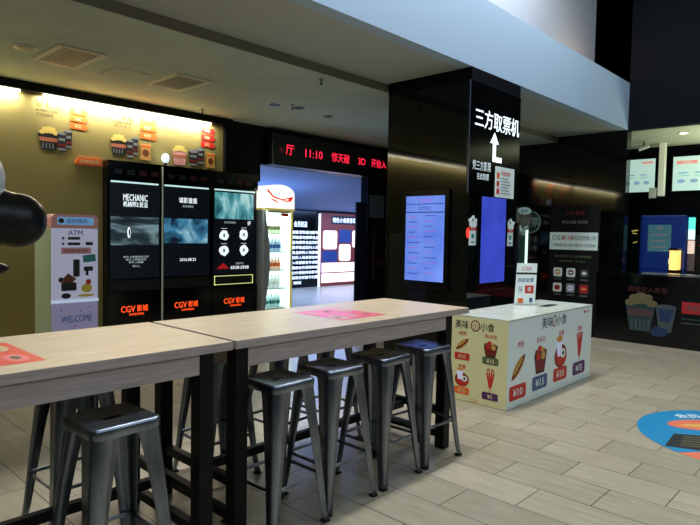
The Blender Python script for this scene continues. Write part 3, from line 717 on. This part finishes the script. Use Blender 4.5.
# ------------------------------------------------------------------ LED sign, doorway bits, corridor boards
ls=thing('led_sign','long black scrolling board with red dot matrix characters above the passage','sign',(6.37,7.88,2.78))
MB().box(0,3.25,-.06,.1,-.03,.50,mat('led_housing',(10,16,16),.3)).build('housing',ls,bevel=.004)
y=-.0615
for tx,x,z,h_,m_,w_ in (('号',.18,.22,.09,E('led_dim',(110,16,34),.5),.11),('厅',.375,.25,.17,E_led,None),('11:10',.945,.24,.14,E_led,.42),('惊天破',1.63,.245,.17,E_led,.48),('3D',2.22,.24,.13,E_led,None),('开始入',2.73,.245,.165,E_led,.46)):
    MB().text(tx,x,z,h_,y,m_,w=w_,bold=0).build('lettering',ls)
dl=thing('door_leaf','dark open door leaf at the right side of the passage','door',(8.60,7.93,0))
MB().box(0,.30,0,.05,.01,2.24,mat('dark_blue_door',(16,24,44),.4)).build('panel',dl,bevel=.003); MB().box(.04,.06,-.03,0,.9,1.2,M_dark).build('handle',dl)
tag(MB().box(0,.44,-.02,0,0,.46,mat('dim_board',(78,92,96),.5)).build('wall_board',loc=(9.03,7.99,1.95)),'dim grey square board on dark wall right of the passage','board')
rd=MB().box(0,.10,-.02,0,0,1.2,mat('dim_red_fabric',(52,12,16),.6)).prism(el(.25,.4,.14,.10),-.03,0,MATS['dim_red_fabric'])
tag(rd.build('red_hanging',loc=(9.12,7.99,.62)),'dim red hanging beside the dark wall board','hanging')

e_cw=E('corridor_white',(235,242,255),1.3); e_cp=E('corridor_pink_white',(255,226,220),1.15)
pb=thing('text_board','black board with rows of glowing white text in the passage','board',(11.20,12.98,0))
MB().box(-.9,1.03,-.03,0,.0,2.26,M_blk).build('board',pb)
MB().text('会员权益',.42,1.87,.17,-.032,e_cw,w=.52,bold=.012).build('heading',pb)
s_='观影须知请勿携带食品饮料入场谢谢合作请保持安静手机静音'
for i in range(11):
    MB().text(s_[i*2:i*2+8],.62 if i<10 else .32,1.63-.148*i,.095,-.032,e_cw,w=(1.04 if i<10 else .3),bold=.012).build('text_row',pb)
lp=tag(MB().tube((12.34,12.90,0),(12.34,12.90,2.2),.035,e_cw).build('light_pole'),'vertical white light tube between the two passage boards','lamp')
mb_=thing('menu_lightbox','red framed light box with glowing white picture panels in the passage','light box',(12.42,12.98,0))
MB().box(0,1.75,-.05,0,-.0+.005,2.24,mat('lightbox_red',(120,52,44),.5,emit=.25)).build('frame',mb_)
t=MB()
for (x0,x1,z0,z1) in ((.10,.70,1.13,1.70),(.80,1.32,.76,1.28),(1.40,1.72,1.18,1.72)): t.prism(rrect(x0,x1,z0,z1,.08),-.058-.001*x0,-.05,e_cp)
t.box(.06,1.7,-.056,-.05,.42,.71,e_cp).box(.06,1.7,-.056,-.05,.07+.03,.385,e_cp)
t.build('picture_panel',mb_)
MB().box(.80,1.34,-.053,-.05,1.33,1.74,mat('panel_blue',(40,60,110),.5,emit=.3)).box(.08,.72,-.053,-.05,.74,1.08,MATS['panel_blue']).build('blue_panel',mb_)
MB().box(.45,1.72,-.054,-.05,1.90,2.16,M_dk).build('heading_bar',mb_)
MB().text('特色小食推荐菜单',1.1,2.03,.16,-.056,e_cw,w=1.2,bold=.012).build('heading',mb_)

# ------------------------------------------------------------------ ceiling fittings
def grille(x0,x1,y0,y1,label):
    r=thing('ceiling_vent',label,'vent',(x0,y0,S2),0,'square ceiling air vents')
    w=x1-x0;d_=y1-y0; mw=mat('vent_white',(206,204,186),.5)
    MB().box(0,w,0,.05,-.02,0,mw).box(0,w,d_-.05,d_,-.02,0,mw).box(0,.05,.05,d_-.05,-.02,0,mw).box(w-.05,w,.05,d_-.05,-.02,0,mw).build('frame',r)
    MB().box(.05,w-.05,.05,d_-.05,-.004,-.001,mat('vent_shade',(110,112,100),.7)).build('backing',r)
    n=11
    for k in range(n):
        x=.05+(w-.10)*(k+.5)/n
        MB().add([(x-.011,.05,-.024),(x+.011,.05,-.018),(x+.011,d_-.05,-.018),(x-.011,d_-.05,-.024),(x-.010,.05,-.021),(x+.012,.05,-.015),(x+.012,d_-.05,-.015),(x-.010,d_-.05,-.021)],[(0,3,2,1),(4,5,6,7),(0,1,5,4),(3,7,6,2),(0,4,7,3),(1,2,6,5)],mw).build('slat',r)
grille(2.27,2.74,6.04,6.80,'square white slatted ceiling vent, nearer left edge of photo')
grille(3.56,4.04,6.10,6.82,'square white slatted ceiling vent above the middle kiosk')
def downlight(x,y,z,label,r_=.10,lit=False):
    r=thing('downlight',label,'light',(x,y,z),0,'recessed ceiling downlights')
    MB().lathe([(r_,-.012),(r_,0)],mat('trim_white',(200,200,190),.4),24).build('trim',r)
    MB().lathe([(r_*.72,-.016),(r_*.72,-.011)],E('lit_downlight',(255,250,235),3) if lit else mat('unlit_lens',(96,100,98),.2),20).build('lens',r)
    return r
downlight(2.10,6.44,S2,'round unlit ceiling downlight left of the nearer vent',.115)
downlight(5.30,6.48,S2,'round unlit ceiling downlight, left one of the pair near the digital sign',.12)
downlight(5.66,6.38,S2,'round pale ceiling downlight, right one of the pair near the digital sign',.12)
downlight(11.58,2.94,S,'small bright downlight in ceiling of the food counter',.09,True)
def sprinkler(x,y,z,label):
    r=thing('sprinkler_head',label,'sprinkler',(x,y,z),0,'ceiling sprinkler heads')
    MB().lathe([(.035,-.008),(.035,0)],M_gray,14).build('plate',r); MB().tube((0,0,-.008),(0,0,-.06),.008,M_dk,n=8).lathe([(.022,-.066),(.022,-.06)],M_dk,12).build('nozzle',r)
sprinkler(4.80,5.03,S2,'small dark sprinkler head near the ceiling step')
sprinkler(4.86,7.60,S2,'small dark sprinkler head near the pelmet over the kiosks')
sprinkler(5.50,6.34,S2,'small dark sprinkler head between the paired downlights')
tag(MB().lathe([(.055,-.03),(.07,-.02),(.07,0)],M_gray,20).build('smoke_detector',loc=(6.36,6.50,S2)),'small grey smoke detector on ceiling before the digital sign','detector')
tag(MB().box(0,.42,0,.42,-.004,-.0005,M_ceil).box(.004,.416,.004,.416,-.006,-.004,M_ceil).build('access_hatch',loc=(3.0,6.4,S2)),'faint square access hatch in ceiling between the two vents','hatch')

# ------------------------------------------------------------------ food counter
fc=thing('food_counter','long black food counter with popcorn picture on its front panel','counter',(9.65,3.62,0),RX)
MB().box(0,6.3,.02,.75,0,1.03,M_blackwall).build('body',fc); MB().box(.0,6.3,-.03,.8,1.03,1.07,M_blk).build('worktop',fc,bevel=.004)
MB().box(0,6.3,.0,.02,0,.10,M_dark).build('plinth',fc)
f=MB().box(0,6.3,.0,.02,.10,1.03,M_blk); y=-.001
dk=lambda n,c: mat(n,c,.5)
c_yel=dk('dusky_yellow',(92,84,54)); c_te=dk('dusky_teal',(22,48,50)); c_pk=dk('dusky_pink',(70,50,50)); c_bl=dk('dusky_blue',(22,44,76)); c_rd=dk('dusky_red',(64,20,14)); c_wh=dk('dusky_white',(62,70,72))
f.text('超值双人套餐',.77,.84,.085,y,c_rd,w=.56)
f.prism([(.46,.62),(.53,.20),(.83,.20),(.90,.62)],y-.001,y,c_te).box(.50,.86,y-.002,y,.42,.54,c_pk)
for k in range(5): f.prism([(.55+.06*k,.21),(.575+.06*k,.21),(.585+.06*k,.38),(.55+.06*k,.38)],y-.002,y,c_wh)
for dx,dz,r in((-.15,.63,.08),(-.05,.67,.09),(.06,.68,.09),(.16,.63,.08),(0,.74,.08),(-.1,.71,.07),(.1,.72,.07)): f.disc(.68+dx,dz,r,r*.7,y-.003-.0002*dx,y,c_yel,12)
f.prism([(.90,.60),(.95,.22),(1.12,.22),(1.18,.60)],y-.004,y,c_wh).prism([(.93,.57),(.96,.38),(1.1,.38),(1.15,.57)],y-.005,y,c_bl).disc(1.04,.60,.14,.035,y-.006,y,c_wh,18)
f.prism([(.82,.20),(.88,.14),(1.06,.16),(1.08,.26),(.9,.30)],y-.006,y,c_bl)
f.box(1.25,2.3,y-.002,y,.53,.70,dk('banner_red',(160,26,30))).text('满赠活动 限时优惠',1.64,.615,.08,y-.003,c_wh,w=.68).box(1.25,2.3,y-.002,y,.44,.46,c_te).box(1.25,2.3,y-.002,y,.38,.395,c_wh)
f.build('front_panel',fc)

def menu(loc,w,h,label):
    r=thing('menu_screen',label,'menu board',loc,RX,'glowing menu boards over the food counter')
    MB().box(-.02,w+.02,0,.05,-.02,h+.02,M_blk).build('frame',r)
    e=E('lit_menu',(178,208,198),.85); m=MB().box(0,w,-.004,0,0,h,e)
    a1=E('menu_pale_red',(205,130,120),.9); a2=E('menu_pale_blue',(120,150,175),.9); a3=E('menu_pale_teal',(120,180,170),.9)
    m.box(.06*w,.42*w,-.006,-.004,h*.78,h*.88,a1).box(.7*w,.95*w,-.006,-.004,h*.86,h*.92,a1)
    for k in range(4): m.prism(el(.15*w+.22*w*k,h*.28,.07*w,.06*h),-.007,-.004,a2)
    for k in range(3): m.box(.1*w+.28*w*k,.26*w+.28*w*k,-.006,-.004,h*.5,h*.54,a2).box(.1*w+.28*w*k,.3*w+.28*w*k,-.006,-.004,h*.42,h*.45,a3)
    m.text('CGV',.25*w,h*.83,h*.08,-.008,e)
    m.build('screen',r)
menu((13.0,4.62,2.58),.83,.67,'pale lit menu screen over food counter, left of the white pillar')
menu((13.0,3.46,2.58),1.02,.67,'pale lit menu screen over food counter, right of the white pillar')
pl=thing('white_pillar','narrow white tiled hanging pillar between the two menu screens','pillar',(12.55,3.60,2.46),RX)
mt=mat('lit_tile_white',(200,206,180),.35,emit=.4)  # slight glow put into the tiles for the light falling on them
for k in range(3): MB().box(0,.10,0,.13,.335*k,.33+.335*k if k<2 else S-2.46,mt).build('tile_block',pl,bevel=.004)
tag(MB().box(0,.13,-.02,0,0,.20,mat('small_lit_sign',(170,180,160),.4,emit=.25)).build('small_sign',loc=(12.55,3.75,2.42)),'small pale sign attached low on left of the white pillar','sign').rotation_euler=(0,0,RX)
cm=thing('security_camera','small white camera under the food counter ceiling above pillar','camera',(12.2,3.78,S-.12),RX)
MB().tube((0,.02,0),(0,.02,.12),.02,M_gray).build('bracket',cm); MB().tube((-.08,-.02,-.03),(.1,.0,.03),.035,M_white).build('housing',cm)
bp_=thing('blue_cabinet','dark blue cabinet with a pale notice sheet behind the food counter','cabinet',(12.0,3.70,0),RX)
mbl=mat('blue_cabinet_paint',(14,44,112),.35,emit=.12)
MB().box(0,.76,0,.5,0,2.06,mbl).build('body',bp_,bevel=.01); MB().box(-.01,.77,-.015,.0,1.05,2.05,mbl).build('door',bp_,bevel=.01)
tag(MB().box(0,.40,-.004,-.0005,0,.50,mat('notice_teal',(70,120,130),.4,emit=.10)).disc(.2,.44,.06,.035,-.006,-.004,M_gray,14).box(.04,.34,-.006,-.004,.30,.33,M_gray).box(.04,.3,-.006,-.004,.18,.21,M_gray).box(.04,.32,-.006,-.004,.07,.10,M_gray).build('notice_sheet',loc=(11.98,3.57,1.385)),'pale teal notice sheet taped to the blue cabinet','notice').rotation_euler=(0,0,RX)
tag(MB().box(0,.10,-.02,-.0005,0,.10,M_lilac).build('small_notice',loc=(11.98,3.20,1.16)),'tiny pale square stuck low on the blue cabinet','notice').rotation_euler=(0,0,RX)
pc=thing('popcorn_warmer','glass popcorn warmer with yellow glow behind the food counter','machine',(11.6,3.10,1.0),RX)
MB().box(0,.14,0,.3,-1.0,.07,M_dark).box(0,.14,0,.3,.42,.46,M_dark).build('case',pc); MB().box(.01,.13,.02,.28,.07,.42,E('warm_glow',(255,205,110),1.3)).build('popcorn_bin',pc)
dp=thing('drink_dispenser','glowing teal and white drink dispenser behind food counter at right edge','machine',(12.1,2.93,1.0),RX)
MB().box(0,.9,.0,.4,-1,.05,M_dark).box(0,.13,.0,.3,.05,.62,mat('dispenser_grey',(90,80,80),.4)).build('body',dp)
MB().box(.01,.12,-.01,0,.80,1.02,E('lit_teal',(90,225,200),1.0)).box(.01,.12,-.01,0,.62,.80,E('lit_teal_white',(205,235,225),1.1)).build('lit_panel',dp)
MB().box(.01,.12,-.01,0,.36,.60,E('lit_pinkish',(215,190,175),.8)).build('tap_panel',dp)
MB().box(.14,.5,.05,.3,.05,.70,M_dark).box(.2,.26,.04,.05,.5,.53,E('lit_red_dot',(255,60,30),1.5)).box(.33,.38,.04,.05,.4,.43,MATS['lit_red_dot']).build('side_unit',dp)
tag(MB().box(0,1.3,-.01,.25,0,.012,mat('steel_tray',(200,205,200),.25,.9)).build('steel_tray',loc=(9.9,3.02,1.07)),'long shiny steel tray lying on the food counter','tray').rotation_euler=(0,0,RX)
gm=thing('glint_unit','dark unit with faint golden glints left of blue cabinet','lamp',(12.0,3.88,1.07),RX)
MB().box(0,.14,0,.12,-.0-1.07,.8,M_dark).build('body',gm)
g_=E('glint_gold',(190,170,90),.7)  # golden glints painted as emissive bars on a plain unit, no lamp
MB().prism(rot2(rrect(.01,.13,.69,.71,.008),(.07,.7),.15),-.006,-.001,g_).prism(rot2(rrect(.02,.11,.64,.655,.006),(.07,.65),-.15),-.006,-.001,g_).prism(rot2(rrect(.04,.12,.47,.485,.006),(.08,.48),.3),-.006,-.001,g_).build('glint_bars',gm)

# floor sticker
fs=thing('floor_sticker','round blue and orange promotional sticker on the floor at right edge','sticker',(5.64,.88,0))
def fan(cx,cy,r,a0,a1,n=40): return [(cx,cy)]+[(cx+r*math.cos(a0+(a1-a0)*i/n),cy+r*math.sin(a0+(a1-a0)*i/n)) for i in range(n+1)]
R_=.79
full=[(R_*math.cos(2*PI*i/64),R_*math.sin(2*PI*i/64)) for i in range(64)]
MB().zprism(full,.0005,.002,mat('sticker_orange',(226,112,80),.3)).build('base_disc',fs)
up=Vector((math.cos(.755),math.sin(.755))); rt=Vector((up.y,-up.x))
def W2(a,b): v=rt*a+up*b; return (v.x,v.y)
seg=[W2(R_*math.cos(t),R_*math.sin(t)) for t in [math.radians(-12+ (204+12)*i/48) for i in range(49)]]
MB().zprism(seg,.002,.003,mat('sticker_blue',(14,128,176),.3)).build('blue_field',fs)
q=MB(); q.zprism([W2(x,z) for x,z in [(-.755,-.19),(-.52,.11),(.30,-.06),(.12,-.52)]],.003,.004,M_dk)
for k in range(5): q.zprism([W2(x,z) for x,z in [(-.62+.035*k,-.17+.05*k),(.10+.03*k,-.36+.06*k),(.10+.03*k,-.34+.06*k),(-.62+.035*k,-.155+.05*k)]],.004,.0045,mat('sticker_gold',(120,104,64),.3))
q.build('card_picture',fs)
q=MB(); q.zprism([W2(-.12+.32*math.cos(2*PI*i/24)-.0,.345+.15*math.sin(2*PI*i/24)) for i in range(24)],.003,.004,MATS['sticker_orange']); q.zprism([W2(-.14+.2*math.cos(2*PI*i/24),.33+.05*math.sin(2*PI*i/24)) for i in range(24)],.004,.0045,M_tan)
q.build('orange_badge',fs)
xf=Matrix(((rt.x,0,up.x,0),(rt.y,0,up.y,0),(0,-1,0,0),(0,0,0,1)))
MB().text('会员',-.13,.60,.11,0,M_white,xf=xf@Matrix.Translation((0,-.0045,0)),bold=.012).build('lettering',fs)
MB().text('办理',.16,.57,.11,0,M_white,xf=xf@Matrix.Translation((0,-.0045,0)),bold=.012).build('lettering',fs)

# ------------------------------------------------------------------ lights
def area(name,loc,rot,sx,sy,power,rgb):
    l=bpy.data.lights.new(name,'AREA'); l.shape='RECTANGLE'; l.size=sx; l.size_y=sy; l.energy=power; l.color=rgb
    o=bpy.data.objects.new(name,l); COL.objects.link(o); o.location=loc; o.rotation_euler=rot; return o
area('skylight',(4.5,.6,7.6),(0,0,0),12,4.5,230,(.70,.86,1.0))
area('high_lamp',(4.8,3.25,6.2),(0,0,0),7,.4,430,(.90,.95,1.0))
area('front_fill',(3.0,-2.9,5.2),(math.radians(62),0,0),12,2.2,170,(.70,.84,1.0))  # added frontal fill behind the camera to lift aprons and stools
area('cove_light',(9.7,3.95,4.30),(PI+.35,0,0),1.2,.12,9,(1.0,.66,.30))
area('pelmet_light_left',(.52,7.935,3.255),(math.radians(8),0,0),4.0,.05,80,(1.0,.93,.78))
area('pelmet_light_right',(4.0,7.935,3.255),(math.radians(8),0,0),2.5,.05,60,(1.0,.93,.78))
area('corridor_up_fill',(7.5,10.5,1.4),(PI,0,0),2,2,70,(.36,.55,1.0))  # added upward fill, out of view, tints the corridor ceiling blue
area('corridor_up_fill_far',(15.5,11.0,1.2),(PI,0,0),2,2,70,(.36,.55,1.0))  # second added upward fill for the far end of that ceiling
area('corridor_down_fill',(11.5,11.0,2.35),(0,0,0),6,3,420,(.30,.48,1.0))  # added downward fill that turns the corridor floor blue, no fitting
area('fridge_lamp',(6.40,7.95,1.93),(0,0,0),.5,.2,14,(.9,1.0,.95))
area('food_counter_fill',(11.9,1.2,2.2),(PI,0,0),1.2,2.5,70,(.95,1.0,.78))  # added upward fill to brighten the counter room ceiling, no fitting

w=bpy.data.worlds.new('World'); SC.world=w; w.use_nodes=True
bg=w.node_tree.nodes['Background']; bg.inputs[0].default_value=(.46,.68,.66,1); bg.inputs[1].default_value=.038

# ------------------------------------------------------------------ camera
f,pi_,ro,ya=591.06,-4.77395e-2,1.86537e-2,0.755197
fw=Vector((math.cos(ya)*math.cos(pi_),math.sin(ya)*math.cos(pi_),math.sin(pi_)))
r=fw.cross(Vector((0,0,1))).normalized(); u=r.cross(fw)
Rv=r*math.cos(ro)+u*math.sin(ro); U=-r*math.sin(ro)+u*math.cos(ro)
cam=bpy.data.cameras.new('Camera'); co=bpy.data.objects.new('Camera',cam); COL.objects.link(co)
cam.sensor_width=36; cam.lens=36*f/700; cam.clip_end=60; cam.clip_start=.05
co.matrix_world=Matrix(((Rv.x,U.x,-fw.x,0),(Rv.y,U.y,-fw.y,0),(Rv.z,U.z,-fw.z,1.6),(0,0,0,1)))
SC.camera=co
vs_=SC.view_settings; vs_.view_transform='Standard'; vs_.look='None'; vs_.gamma=1; vs_.use_curve_mapping=False; vs_.exposure=0
